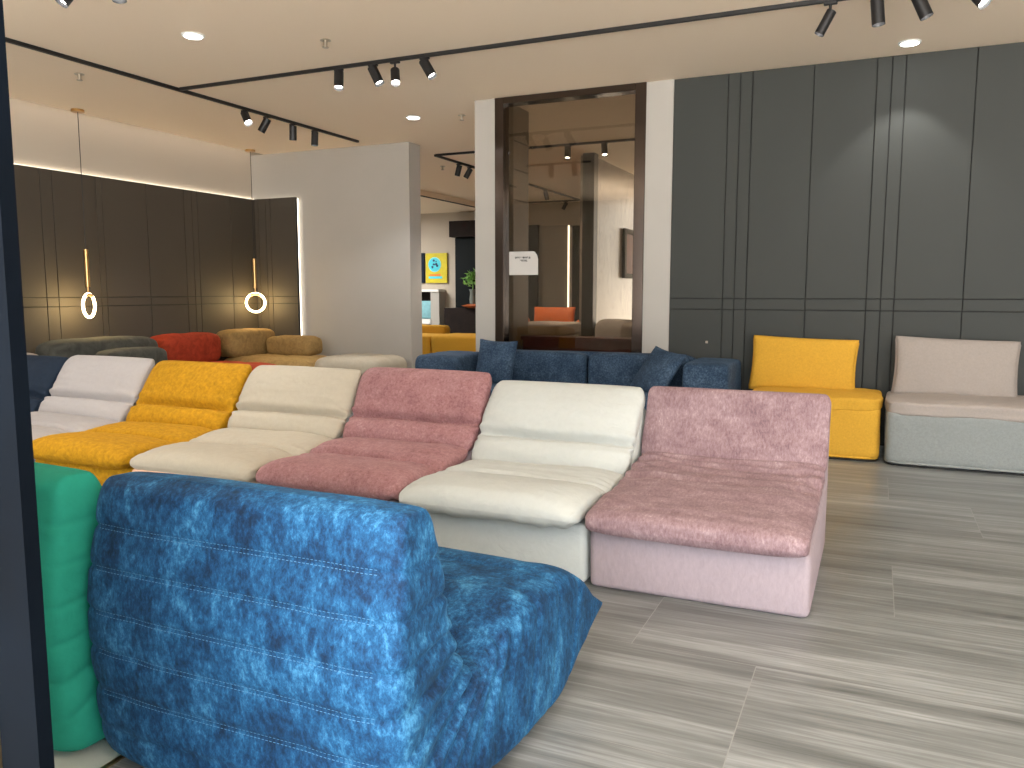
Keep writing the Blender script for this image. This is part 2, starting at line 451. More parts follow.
def pillow_edge(w_, h_, corner=0.10, n=24):
    pts = []
    def q(u, v):
        sx = 1-corner*(1-abs(v)**2)*abs(u)**3; sz = 1-corner*(1-abs(u)**2)*abs(v)**3
        pts.append(Vector((w_/2*u*sx, 0, h_/2*v*sz)))
    for i in range(n): q(-1+2*i/n, -1)
    for i in range(n): q(1, -1+2*i/n)
    for i in range(n): q(1-2*i/n, 1)
    for i in range(n): q(-1, 1-2*i/n)
    return pts

def tube_mesh(pts, r, seg=8, closed=False):
    vs = []; fs = []; n = len(pts)
    for i, p in enumerate(pts):
        a = pts[(i-1) % n] if closed else pts[max(i-1, 0)]; c = pts[(i+1) % n] if closed else pts[min(i+1, n-1)]
        t = (c-a).normalized(); ref = Vector((0, 0, 1)) if abs(t.z) < 0.9 else Vector((0, 1, 0))
        s_ = t.cross(ref).normalized(); u = s_.cross(t)
        for k in range(seg):
            an = 2*PI*k/seg; vs.append(p+s_*math.cos(an)*r+u*math.sin(an)*r)
    for i in range(n if closed else n-1):
        j = (i+1) % n
        for k in range(seg):
            k2 = (k+1) % seg; fs.append((i*seg+k, i*seg+k2, j*seg+k2, j*seg+k))
    return mesh('tube', vs, fs)

def extrude_profile(prof, W, bevel=0.03, seg=3, cuts=0):
    """prof in (y,z), extruded along x, centred"""
    bm = bmesh.new()
    a = [bm.verts.new((-W/2, y, z)) for y, z in prof]; b_ = [bm.verts.new((W/2, y, z)) for y, z in prof]
    n = len(prof)
    bm.faces.new(a); bm.faces.new(b_)
    for i in range(n): bm.faces.new((a[i], a[(i+1) % n], b_[(i+1) % n], b_[i]))
    bmesh.ops.recalc_face_normals(bm, faces=bm.faces)
    bmesh.ops.bevel(bm, geom=bm.edges[:], offset=bevel, segments=seg, profile=0.5, affect='EDGES')
    return from_bm('profile', bm, True, 60)

# ------------------------------------------------------------------ the room
XL = -8.65            # face of the left wainscot
YB = 8.05             # face of the panelled wall beside the window
YP = 9.82             # face of the partition at the far left
bm = bmesh.new(); box_bm(bm, (-16, -1.5, -0.1), (5.0, 19, 0))
struct('floor', link('floor', from_bm('floor', bm), M['floor']))
struct('ceiling', [((-8.50, -1.5, CEIL), (5.0, 8.05, CEIL+0.12)), ((-8.50, 8.05, CEIL), (5.0, 18.0, CEIL+0.12)),
                   ((-14, 10.1, CEIL-0.11), (-8.50, 18.0, CEIL+0.12)), ((-9.0, -1.5, CEIL+0.12), (-8.4, 10.1, CEIL+0.2))], M['ceiling'])
# left wall: plaster above, wainscot below
struct('wall_left', [((-8.95, -1.5, 0), (-8.75, 10.1, CEIL+0.12))], M['plaster_warm'])
struct('wall_partition', [((-8.75, YP, 0), (-5.975, 10.12, CEIL))], M['plaster'])
struct('wall_far', [((-14, 17.8, 0), (-3.9, 18.0, CEIL))], M['plaster_warm'])
struct('wall_far_left', [((-14.2, 10.1, 0), (-14, 18.0, CEIL))], M['plaster_warm'])
struct('wall_reflection_block', [((-8.75, -1.6, 0), (-4.4, -1.5, CEIL))], M['plaster'])  # unseen wall, added to keep bright daylight out of the window reflection
struct('wall_light_block', [((-14, 10.12, 0), (-8.75, 10.2, CEIL))], M['plaster_warm'])  # unseen wall, added to stop outside light leaking into the back room
struct('wall_right', [((5.0, -1.5, 0), (5.2, 8.3, CEIL))], M['plaster'])

def panels(name, axis, face, spans_u, rows, mat, gap=0.008, th=0.018, depth_dir=-1):
    """raised flat panels with thin shadow gaps; axis 'x': wall in the XZ plane facing -Y"""
    bm = bmesh.new()
    for (z0, z1) in rows:
        for a, c in zip(spans_u, spans_u[1:]):
            if axis == 'x': box_bm(bm, (a+gap/2, face, z0+gap/2), (c-gap/2, face+th, z1-gap/2), 0.002, 1)
            else: box_bm(bm, (face-th, a+gap/2, z0+gap/2), (face, c-gap/2, z1-gap/2), 0.002, 1)
    return struct(name, link(name, from_bm(name, bm), mat))

# wall beside the window
ux = [-1.90, -1.38, -1.27, -1.16, -0.62, -0.10, 0.02, 0.13, 0.67, 1.20, 1.32, 1.43, 1.97, 2.5, 2.62, 2.73, 3.3, 3.9, 4.02, 4.13, 5.0]
rows = [(0.0, 1.232), (1.232, 1.338), (1.338, CEIL)]
panels('wall_back', 'x', YB, ux, rows, M['panel'])
struct('trim_1', [((-1.90, YB+0.017, 0), (5.0, YB+0.25, CEIL))], M['groove'])
# left wainscot with its return on the partition
uy = [-1.5, 0.2, 1.6, 1.72, 1.83, 3.2, 4.5, 4.62, 4.73, 5.5, 6.29, 6.44, 7.01, 7.09, 7.75, 8.37, 8.51, 8.61, 9.24, YP-0.02]
rows_l = [(0.0, 1.232), (1.232, 1.338), (1.338, 2.79)]
panels('trim_2', 'y', XL, uy, rows_l, M['panel_dark'])
struct('trim_3', [((-8.75, -1.5, 0), (XL-0.017, YP, 2.79))], M['groove'])
panels('trim_4', 'x', YP-0.10, [-8.63, -8.56, -8.42, -8.33, -7.86], rows_l, M['panel_dark'])
struct('trim_5', [((-8.65, YP-0.083, 0), (-7.87, YP-0.04, 2.785))], M['groove'])
# light coves
struct('trim_6', [((-8.74, -1.5, 2.792), (-8.72, YP, 2.80)), ((-8.6, YP-0.035, 2.75), (-7.9, YP-0.025, 2.77)), ((-7.885, YP-0.035, 0.02), (-7.875, YP-0.015, 2.77))], M['led'])
struct('trim_7', [((-8.52, -1.5, CEIL+0.06), (-8.505, 9.8, CEIL+0.10))], M['cove'])

# piers and display window
struct('column_1', [((-4.065, YB, 0), (-3.82, YB+0.32, CEIL))], M['plaster'])
struct('column_2', [((-2.17, YB, 0), (-1.90, YB+0.32, CEIL))], M['plaster'])
wf = bpy.data.objects.new('window_1', None); col.objects.link(wf); wf['kind'] = 'structure'
bm = bmesh.new()
box_bm(bm, (-3.82, YB-0.015, 0.0), (-3.72, YB+0.14, CEIL), 0.004, 1)
box_bm(bm, (-2.28, YB-0.015, 0.0), (-2.17, YB+0.14, CEIL), 0.004, 1)
box_bm(bm, (-3.72, YB-0.015, CEIL-0.07), (-2.28, YB+0.14, CEIL), 0.004, 1)
link('window_frame', from_bm('window_frame', bm), M['bronze'], wf)
bx('window_pane', (-3.72, YB+0.06, 0.0), (-2.28, YB+0.062, CEIL-0.07), M['glass'], wf)
struct('wall_stub', [((-3.95, YB+0.32, 0), (-3.75, 8.80, CEIL))], M['brown_stone'])
bm = bmesh.new()
for z in (3.06, 2.75, 2.42): box_bm(bm, (-3.749, YB+0.33, z), (-3.746, 8.79, z+0.012))
struct('trim_8', link('trim_8', from_bm('t', bm), M['groove']))
# behind the glass
struct('column_3', [((-4.10, 11.68, 0), (-3.92, 11.86, CEIL))], plain('dark_steel_column', srgb(26, 25, 25), 0.4, 0.2))
struct('wall_marble', [((-4.2, 11.86, 0), (-4.02, 17.8, CEIL))], M['marble'])
struct('wall_grey', [((-7.28, 17.70, 0), (-6.0, 17.8, 2.93))], plain('taupe_panel', srgb(150, 142, 130), 0.5))
struct('trim_9', [((-7.62, 17.62, 0), (-7.28, 17.8, 2.95)), ((-6.42, 17.62, 0), (-6.1, 17.7, 2.9))], M['groove'])
struct('trim_10', [((-6.55, 17.68, 0.25), (-6.52, 17.70, 2.92))], M['led'])
struct('wall_side', [((-2.0, YB+0.32, 0), (-1.85, 18.0, CEIL))], M['plaster_warm'])
struct('trim_11', [((-8.52, 10.12, CEIL-0.13), (-8.49, 17.8, CEIL-0.11))], M['rail'])

# near left: entrance door post, pale threshold tiles
struct('trim_12', [((-1.522, 0.95, 0), (-1.412, 0.98, 3.45))], M['post'])
struct('trim_13', [((-1.532, 0.946, 0), (-1.525, 0.99, 3.45))], M['gold'])
struct('trim_15', [((-1.545, 0.955, 0), (-1.532, 0.99, 3.45))], M['post'])
struct('wall_entrance', [((-3.2, 0.96, 0), (-1.545, 1.02, 3.45))], M['white_paint'])
struct('floor_threshold', [((-3.4, -1.5, 0.0), (-2.03, 1.66, 0.004))], M['pale_tile'])
struct('trim_14', [((-2.03, -1.5, 0.0), (-2.015, 1.66, 0.006))], M['gold'])

# ------------------------------------------------------------------ lounge modules of the long row
ROWY = 3.50
def lounge(label, x0, x1, mat, base_mat, style='puff', ztop=0.88, seed=1, under=None, lift=0.0, front=0.0):
    W = x1-x0; cx = (x0+x1)/2
    t = thing('lounge_module', label, 'sofa', (cx, ROWY, 0), 0, 'armless lounge modules in the long row')
    prof = [(0.07, 0.0), (0.06, 0.30), (0.62, 0.32), (0.84, 0.40), (1.10, 0.72), (1.185, 0.72), (1.19, 0.0)]
    if style != 'puff': prof = [(0.06, 0.0), (0.05, 0.30), (0.80, 0.31), (1.02, 0.38), (1.13, 0.72), (1.185, 0.72), (1.19, 0.0)]
    link('base', extrude_profile(prof, W-0.012, 0.03, 3), base_mat, t)
    if style == 'puff':
        seat = bent_pad([(-0.09+front, 0.352), (0.05+front*0.7, 0.368), (0.25+front*0.3, 0.372), (0.45+lift*0.4, 0.370+lift*0.3), (0.62+lift*0.7, 0.378+lift*0.6), (0.78+lift, 0.40+lift*0.8)], W-0.005, 0.076,
            creases=[(0.55, 0.05, 0.026)], taper=0.09, seed=seed, wr=0.010, gather=0.014, ex=4.5, frontw=0.010,
            tabs=[(0, 1.0), (0.25, 1.15), (0.55, 0.85), (0.77, 1.0), (1, 0.7)])
        back = bent_pad([(0.765+lift, 0.385+lift*0.8), (0.835+lift, 0.46+lift*0.8), (0.90+lift*0.9, 0.54+lift*0.7), (0.99+lift*0.6, 0.645+lift*0.4), (1.09, ztop-0.13), (1.155, ztop-0.045)], W-0.01, 0.080,
            creases=[(0.34, 0.066, 0.022)], taper=0.11, seed=seed+5, wr=0.008, gather=0.014, ex=4.5,
            tabs=[(0, 0.9), (0.2, 1.0), (0.34, 0.8), (0.65, 1.15), (1, 0.85)])
    else:
        seat = bent_pad([(-0.06, 0.33), (0.10, 0.358), (0.40, 0.375), (0.70, 0.395), (0.90, 0.425), (1.0, 0.475)], W-0.025, 0.066,
            creases=[(0.60, 0.016, 0.035), (0.74, 0.020, 0.03), (0.87, 0.016, 0.03)], taper=0.06, seed=seed, wr=0.015, gather=0.004, ex=8, endp=0.35,
            tabs=[(0, 0.9), (0.3, 1.0), (0.7, 0.95), (1, 0.8)])
        back = bent_pad([(1.01, 0.43), (1.045, 0.55), (1.085, 0.66), (1.12, ztop-0.10), (1.135, ztop-0.03)], W-0.005, 0.065,
            taper=0.06, seed=seed+5, wr=0.003, gather=0.0, ex=9, endp=0.35)
    s = link('seat_cushion', seat, mat, t)
    link('back_cushion', back, mat, t)
    if under is not None:
        u_ = bent_pad([(-0.035, 0.305), (0.15, 0.31), (0.45, 0.315)], W-0.06, 0.035, taper=0.05, ns=30, seed=seed, wr=0.002, gather=0)
        link('cushion_underside', u_, under, t)
    return t

lounge('rose pink chenille lounge module at the right end of the row', -1.205, -0.20, M['pink'], M['pink_base'], 'flat', 0.885, 1)
lounge('cool cream lounge module between the two rose pink ones', -2.20, -1.215, M['cream'], M['cream'], 'puff', 0.885, 2, lift=-0.02)
lounge('plump rose pink lounge module between the two cream ones', -3.185, -2.215, M['pink_fur'], M['pink_base'], 'puff', 0.93, 3, lift=0.05, front=0.07)
lounge('warm ivory lounge module right of the mustard one, peach under the seat edge', -4.165, -3.20, M['ivory'], M['cream'], 'puff', 0.91, 4, under=M['peach'], lift=0.04, front=0.06)
lounge('mustard yellow plush lounge module in the row of low seats', -5.145, -4.18, M['mustard'], M['mustard'], 'puff', 0.91, 5, lift=0.02, front=0.05)
lounge('cool white lounge module left of the mustard one', -6.125, -5.16, M['white'], M['white'], 'puff', 0.92, 6, lift=0.02, front=0.04)
lounge('dark navy lounge module at the left end of the row', -7.10, -6.14, M['navy'], M['navy'], 'puff', 0.90, 7)

# ------------------------------------------------------------------ ridged fireside chairs in front
def fireside(label, cx, mat, stitch, W, seed, wseat=1.1):
    """ribs run from the outer skin (back, underside) to the inner skin (backrest front, seat top)"""
    t = thing('fireside_chair', label, 'chair', (cx, 1.545 if stitch else 1.49, 0), 0, 'fireside chairs seen from behind')
    prs = [(0.085, 0.882, 0.145, 0.880, .965), (0.03, 0.845, 0.19, 0.84, .985), (0.015, 0.74, 0.235, 0.735, 1), (0.0, 0.62, 0.27, 0.62, 1), (-0.01, 0.50, 0.295, 0.52, 1),
           (-0.01, 0.37, 0.33, 0.43, 1), (0.0, 0.24, 0.37, 0.375, 1.005), (0.01, 0.11, 0.42, 0.36, 1.01), (0.06, 0.012, 0.47, 0.375, 1.02), (0.28, 0.004, 0.54, 0.42, 1.04),
           (0.50, 0.004, 0.66, 0.46, 1.07), (0.70, 0.006, 0.82, 0.465, 1.09), (0.86, 0.02, 0.98, 0.465, 1.10), (0.97, 0.07, 1.11, 0.405, 1.105), (1.11, 0.15, 1.20, 0.315, 1.11), (1.262, 0.225, 1.272, 0.245, 1.12)]
    NS, NR, EX = 200, 112, 9.0
    P = catmull(prs, NS); L = [0.0]
    for a, b_ in zip(P, P[1:]): L.append(L[-1]+0.5*math.hypot(b_[0]-a[0], b_[1]-a[1])+0.5*math.hypot(b_[2]-a[2], b_[3]-a[3]))
    # seam rows at fixed heights of the outer back, then along the underside
    def s_at(z): return min(range(NS//2), key=lambda i: abs(P[i][1]-z))
    seams = [s_at(z) for z in (0.735, 0.615, 0.495, 0.375, 0.25, 0.13)]
    seams += [min(range(NS), key=lambda i: abs(P[i][0]-y)+ (0 if i > NS*0.5 else 9)) for y in (0.24, 0.42, 0.60, 0.78, 0.93)]
    vs = []; fs = []
    for i, (oy, oz, iy, iz, wk) in enumerate(P):
        c = Vector(((oy+iy)/2, (oz+iz)/2)); h = Vector(((iy-oy)/2, (iz-oz)/2))
        wk = 1+(wk-1)*(wseat-1)/0.1 if wk > 1 else wk
        l = L[i]
        e = 1.0
        if l < 0.03: e = 0.55+0.45*math.sqrt(max(0, 1-(1-l/0.03)**2))
        d = max(math.exp(-((L[j]-l)/0.010)**2) for j in seams)*(0.006 if stitch else 0.0035)
        for k in range(NR):
            an = 2*PI*(k+0.5)/NR
            cx_ = sgnpow(math.cos(an), 2/EX); ch = sgnpow(math.sin(an), 2/EX)
            x = (W/2*wk*e)*cx_; hh = ch
            pt_ = c+h*hh
            # puff of the ridges on the outside and folds gathered on the sides near the bend
            if stitch and wk > 1: x += (wk-1)*W/2
            n1 = noise.noise(Vector((x*3+seed*7, pt_.x*3, pt_.y*3)))
            n2 = noise.noise(Vector((x*11+seed*3, pt_.x*13, pt_.y*13)))
            dirv = h.normalized()
            pt_ += dirv*(-d*(1 if abs(ch) > 0.5 else abs(ch)))*(1 if ch > 0 else -1)
            pt_ += dirv*(0.010*n1+0.004*n2)*(1 if ch > 0 else -1)*abs(ch)**3
            x += -1.3*d*sgnpow(cx_, 1)*abs(cx_)**6
            bend = math.exp(-((l-L[int(NS*0.47)])/0.30)**2)
            fold = math.sin(l*75+3*n1+seed)*(0.016 if stitch else 0.004)*bend*max(0, ch*0.5+0.6)
            x += fold*abs(cx_)**8*(1 if cx_ > 0 else -1)
            x += (0.012*n1+0.004*n2)*(1 if cx_ > 0 else -1)*abs(cx_)**4
            if ch > 0.3: # gathers on the inner skin
                pt_ += dirv*math.sin(x*70+4*n1)*0.004*bend
            if stitch: x = x*(1-0.035*max(0, min(1, (pt_.y-0.5)/0.38)) if i < NS//2 else 1)+0.028*(max(0, min(1, (pt_.y-0.5)/0.38)) if i < NS//2 else 0)
            vs.append((x, pt_.x, max(pt_.y, 0.002)))
    for i in range(NS-1):
        for k in range(NR):
            k2 = (k+1) % NR
            fs.append((i*NR+k, i*NR+k2, (i+1)*NR+k2, (i+1)*NR+k))
    fs.append(tuple(range(NR))); fs.append(tuple((NS-1)*NR+k for k in range(NR)))
    link('body', mesh('body', vs, fs), mat, t)
    # twin rows of pale stitches along the seams of the back
    if stitch:
        from mathutils.bvhtree import BVHTree
        bvh = BVHTree.FromPolygons(vs, fs)
        for j in seams[:5]:
            bm = bmesh.new(); oz = P[j][1]
            for off in (-0.006, 0.006):
                x = -W/2+0.07
                while x < W/2-0.07:
                    h = bvh.ray_cast(Vector((x, -1, oz+off)), Vector((0, 1, 0)))[0]
                    h2 = bvh.ray_cast(Vector((x+0.007, -1, oz+off)), Vector((0, 1, 0)))[0]
                    if h and h2: cyl_bm(bm, h, h2, 0.0010, seg=5)
                    x += 0.0125
            link('stitching', from_bm('stitching', bm), stitch, t)
    return t
fireside('crushed blue velvet fireside chair with stitched ridges, nearest seat', -1.53, M['blue_velvet'], M['blue_stitch'], 1.085, 3, 1.075)
fireside('emerald green fireside chair beside the dark door post', -2.635, M['green'], None, 1.06, 9, 1.0)

# ------------------------------------------------------------------ cube modules with loose bolsters on the right
def cube_module(label, x0, x1, y0, y1, top_mat, side_mat, seed, seams):
    cx = (x0+x1)/2; t = thing('cube_module', label, 'sofa', (cx, (y0+y1)/2, 0), 0, 'cube seat modules along the panelled wall')
    sx, sy = x1-x0, y1-y0
    o = link('base', soft_block((sx, sy, 0.44), 14, 22, [(0, s, 0.006, 0.006) for s in seams], seed, 0.003), side_mat, t)
    o.location = (0, 0, 0.015)
    o = link('top_cushion', soft_block((sx+0.012, sy+0.012, 0.12), 9, 22, (), seed+3, 0.006, crown=0.02), top_mat, t)
    o.location = (0, 0, 0.41)
    e = [Vector((sgnpow(math.cos(a), 0.2)*(sx/2-0.01), sgnpow(math.sin(a), 0.2)*(sy/2-0.01), 0.03)) for a in [2*PI*i/80 for i in range(80)]]
    link('bottom_piping', tube_mesh(e, 0.012, 8, True), side_mat, t)
    link('glide', tube_mesh([p*0.99-Vector((0, 0, 0.024)) for p in e], 0.0045, 6, True), M['black'], t)
    return t
cube_module('sunny yellow cube seat module against the grey panelled wall', -1.0, 0.065, 7.22, 8.02, M['yellow'], M['yellow'], 2, (-0.35, 0.35))
cube_module('pale grey cube seat module with beige top against the grey wall', 0.105, 1.36, 7.14, 8.0, M['beige'], M['grey'], 4, (-0.35, 0.15, 0.6))

def pillow(name, label, cat, w_, h_, t_, mat, loc, rot, seed, pipe=0.006, corner=0.06, pw=0.3):
    t = thing(name, label, cat, loc); t.rotation_euler = rot
    c = link('cover', pillow_mesh(w_, h_, t_, seed=seed, corner=corner, pw=pw), mat, t)
    link('piping', tube_mesh(pillow_edge(w_, h_, corner), pipe, 8, True), mat, t)
    return t
pillow('bolster_cushion', 'yellow back bolster leaning on the wall above the yellow cube seat', 'cushion', 0.90, 0.49, 0.19, M['yellow'], (-0.60, 7.80, 0.74), (math.radians(-15), 0.03, 0), 3, 0.012, 0.035, 0.19)
pillow('bolster_cushion', 'pale beige back bolster leaning on the wall above the grey cube seat', 'cushion', 0.93, 0.51, 0.19, M['beige'], (0.62, 7.79, 0.75), (math.radians(-15), 0.03, 0), 5, 0.012, 0.035, 0.19)

# ------------------------------------------------------------------ blue sofa below the window
t = thing('long_sofa', 'long dusty blue velvet sofa below the display window', 'sofa', (-2.85, 7.6, 0))
def sb(name, size, loc, mat, ex=10, seed=1, parent=None, seams=(), rz=0.0, crown=0, wr=0.003):
    o = link(name, soft_block(size, ex, 20, seams, seed, wr, crown), mat, parent); o.location = loc; o.rotation_euler = (0, 0, rz); return o
sb('base', (3.0, 0.98, 0.26), (0, -0.10, 0.03), M['teal_blue'], 14, 1, t)
sb('seat_cushion', (1.12, 0.78, 0.19), (-0.42, -0.16, 0.27), M['teal_blue'], 9, 2, t, crown=0.01)
sb('seat_cushion', (1.12, 0.78, 0.19), (0.71, -0.16, 0.27), M['teal_blue'], 9, 3, t, crown=0.01)
sb('back_cushion', (0.92, 0.24, 0.515), (-0.30, 0.30, 0.27), M['teal_blue'], 8, 4, t)
sb('back_cushion', (1.02, 0.24, 0.52), (0.69, 0.30, 0.27), M['teal_blue'], 8, 5, t)
sb('arm', (0.52, 0.80, 0.73), (-1.25, -0.02, 0.03), M['teal_blue'], 10, 6, t)
sb('arm', (0.42, 0.80, 0.74), (1.475, 0.02, 0.03), M['teal_blue'], 12, 7, t)
sb('back_frame', (2.3, 0.10, 0.755), (0.12, 0.385, 0.03), M['teal_blue'], 12, 8, t)
pillow('scatter_pillow', 'square blue velvet pillow at the left end of the long blue sofa', 'pillow', 0.46, 0.46, 0.17, M['teal_blue'], (-3.56, 7.50, 0.685), (math.radians(-14), 0.02, math.radians(-8)), 7, 0.005, 0.08, 0.42)
pillow('scatter_pillow', 'blue velvet pillow leaning against the right arm of the long sofa', 'pillow', 0.50, 0.47, 0.15, M['teal_blue'], (-1.86, 7.46, 0.66), (math.radians(-34), math.radians(6), math.radians(-42)), 9, 0.005, 0.08, 0.42)

# ------------------------------------------------------------------ bubble sofas along the left wall
def bubble(label, loc, seat, back, mat, seed, arm=None, group=None):
    t = thing('bubble_sofa', label, 'sofa', loc, 0, 'bubble sofas along the left wall')
    sb('seat', seat[:3], (seat[3], 0, 0.02), mat, 5, seed, t, seams=[(1, -0.33, 0.03, 0.03), (1, 0.33, 0.03, 0.03), (0, 0.1, 0.02, 0.03)], wr=0.004)
    sb('backrest', back[:3], (back[3], 0, back[4]), mat, 4.5, seed+1, t, seams=[(1, 0.0, 0.025, 0.03)], wr=0.004)
    if arm: sb('arm', arm[:3], (arm[3], arm[4], arm[5]), mat, 4.5, seed+2, t, wr=0.004)
    return t
bubble('rust red velvet bubble sofa module against the charcoal wall', (-8.05, 8.02, 0), (1.42, 1.12, 0.46, 0.26), (0.42, 1.04, 0.42, -0.33, 0.44), M['rust'], 1)
bubble('gold khaki velvet bubble sofa with a rounded arm in the far corner', (-7.98, 9.12, 0), (1.52, 0.98, 0.49, 0.25), (0.42, 0.96, 0.40, -0.36, 0.475), M['khaki'], 4, arm=(0.82, 0.40, 0.29, 0.29, 0.28, 0.485))
bubble('charcoal velvet bubble sofa nearest the left end of the row', (-8.0, 6.62, 0), (1.05, 1.5, 0.44, 0.15), (0.46, 1.46, 0.45, -0.25, 0.43), M['charcoal'], 7, arm=(0.34, 0.86, 0.33, 0.12, 0.12, 0.43))
o = link('pouf', soft_block((1.06, 0.98, 0.55), 5, 24, [(0, -0.33, 0.03, 0.03), (0, 0.33, 0.03, 0.03), (1, 0.0, 0.03, 0.03)], 11, 0.004), M['ivory'])
o.location = (-6.40, 9.20, 0); tag(o, 'tufted ivory pouf standing by the plaster partition', 'pouf')
o = link('ottoman', soft_block((0.5, 0.7, 0.77), 6, 20, (), 12, 0.004), M['beige'])
o.location = (-8.25, 5.45, 0); tag(o, 'beige rounded seat block at the far left, left of the charcoal bubble sofa', 'ottoman')

# ------------------------------------------------------------------ track lighting
def track(label, lo, hi):
    t = thing('light_track', label, 'light track', tuple((a+c)/2 for a, c in zip(lo, hi)), 0, 'black ceiling light tracks')
    c = t.location
    bx('rail', Vector(lo)-c, Vector(hi)-c, M['rail'], t, 0.002, 1)
    d = Vector(hi)-Vector(lo); ax = 0 if d.x > d.y else 1
    for s_ in (0.004, -0.004) if False else (0,):
        a = Vector(lo)-c; b_ = Vector(hi)-c
        if ax == 0: bx('slot', (a.x+0.02, -0.006, a.z-0.002), (b_.x-0.02, 0.006, a.z+0.004), M['black'], t)
        else: bx('slot', (-0.006, a.y+0.02, a.z-0.002), (0.006, b_.y-0.02, a.z+0.004), M['black'], t)
    return t
track('long black ceiling track running across the room above the row', (-6.52, 6.315, CEIL-0.03), (1.6, 6.345, CEIL))
track('black ceiling track running from the entrance to the plaster partition', (-6.57, 1.5, CEIL-0.03), (-6.53, 9.45, CEIL))
track('short black ceiling track running over the near left corner', (-5.3, 3.855, CEIL-0.03), (-4.2, 3.885, CEIL))
track('back room ceiling track running away beyond the opening', (-6.17, 10.86, CEIL-0.03), (-6.13, 17.5, CEIL))
track('back room ceiling track crossing behind the display window', (-6.13, 10.83, CEIL-0.03), (-2.1, 10.86, CEIL))
track('farthest ceiling track in the back room, parallel to the window', (-7.6, 17.33, CEIL-0.03), (-6.17, 17.37, CEIL))

def track_spot(label, x, y, tilt, az, length=0.165, r=0.043, z=CEIL-0.03, lit=40, stem=0.045, col_=NEUT, group='black cylinder spotlights on the ceiling tracks', reach=50, body='black'):
    """black cylinder spotlight; tilt from straight down, az heading of the beam"""
    t = thing('track_spotlight', label, 'spotlight', (x, y, z), 0, group)
    cyl('mount', (0, 0, 0), (0, 0, -stem), 0.010, M['black'], t, seg=12)
    bx('adapter', (-0.045, -0.016, -0.018), (0.045, 0.016, 0), M['black'], t, 0.003, 1)
    d = Vector((math.sin(tilt)*math.cos(az), math.sin(tilt)*math.sin(az), -math.cos(tilt)))
    p0 = Vector((0, 0, -stem)) - d*0.02; p1 = p0 + d*length
    bm = bmesh.new()
    cyl_bm(bm, p0, p1, r, seg=28, caps=False); cyl_bm(bm, p0-d*0.002, p0+d*0.002, r*0.97, seg=28)
    cyl_bm(bm, p1, p1-d*0.03, r, r*0.80, seg=28, caps=False)
    link('lamp_body', from_bm('lamp_body', bm, True, 40), M[body], t)
    cyl('lens', p1-d*0.028, p1-d*0.026, r*0.84, M['lens'], t, seg=28)
    if lit:
        wp = Vector((x, y, z)) + p1 + d*0.02
        spot('track_beam', wp, wp+d*3, lit, col_, reach, 0.7, 0.04)
    return t

D2R = math.radians
G = 'black cylinder spotlights on the ceiling tracks'
track_spot('spotlight at the track corner, near end of four on the left track', -6.55, 7.28, D2R(40), D2R(-25), lit=30)
track_spot('second spotlight from the corner on the left track', -6.55, 7.64, D2R(32), D2R(195), lit=30)
track_spot('third spotlight from the corner on the left track', -6.55, 8.10, D2R(8), D2R(140), lit=30)
track_spot('farthest of the four spotlights on the left track', -6.55, 8.52, D2R(5), D2R(-90), lit=30)
track_spot('leftmost lit spotlight on the long track, pointing at the viewer', -4.58, 6.33, D2R(20), D2R(-60), lit=34)
track_spot('second spotlight from left on the long track, tilted right', -4.21, 6.33, D2R(28), D2R(0), lit=30)
track_spot('third spotlight on the long track, small with a long stem', -3.98, 6.33, D2R(30), D2R(-55), length=0.15, stem=0.09, r=0.04, lit=30)
track_spot('fourth spotlight on the long track, tilted right above the window', -3.68, 6.33, D2R(32), D2R(0), lit=30)
track_spot('slim spotlight tilted left at the right part of the long track', -0.40, 6.33, D2R(27), D2R(190), length=0.17, r=0.034, stem=0.08, lit=30)
track_spot('upright spotlight cut by the top edge, between two tilted ones on the right', -0.10, 6.33, D2R(6), D2R(0), length=0.17, lit=30)
track_spot('spotlight tilted right, cut by the top edge, right of the upright one', 0.15, 6.33, D2R(24), D2R(0), length=0.17, lit=30)
track_spot('grey spotlight cut by the top right corner, lens towards the room', 0.47, 6.33, D2R(40), D2R(-40), length=0.17, lit=30)
track_spot('lit spotlight cut by the top left corner', -4.87, 3.87, D2R(35), D2R(-110), lit=30)
track_spot('dark spotlight cut by the top edge near the left corner', -4.48, 3.87, D2R(6), D2R(0), lit=30)
track_spot('back room spotlight beyond the opening, nearer one', -6.15, 11.63, D2R(14), D2R(200), lit=70, col_=WARM)
track_spot('back room spotlight beyond the opening, farther one tilted left', -6.15, 12.0, D2R(30), D2R(200), lit=70, col_=WARM)
track_spot('back room spotlight far down the receding track', -6.15, 15.3, D2R(14), D2R(20), lit=70, col_=WARM)
track_spot('left lit spotlight on the track behind the window', -4.03, 10.845, D2R(20), D2R(-75), lit=70, col_=WARM)
track_spot('right lit spotlight on the track behind the window', -3.50, 10.845, D2R(25), D2R(-65), lit=70, col_=WARM)
track_spot('spotlight on the farthest track, tilted left', -6.48, 17.35, D2R(28), D2R(200), lit=40, col_=WARM)

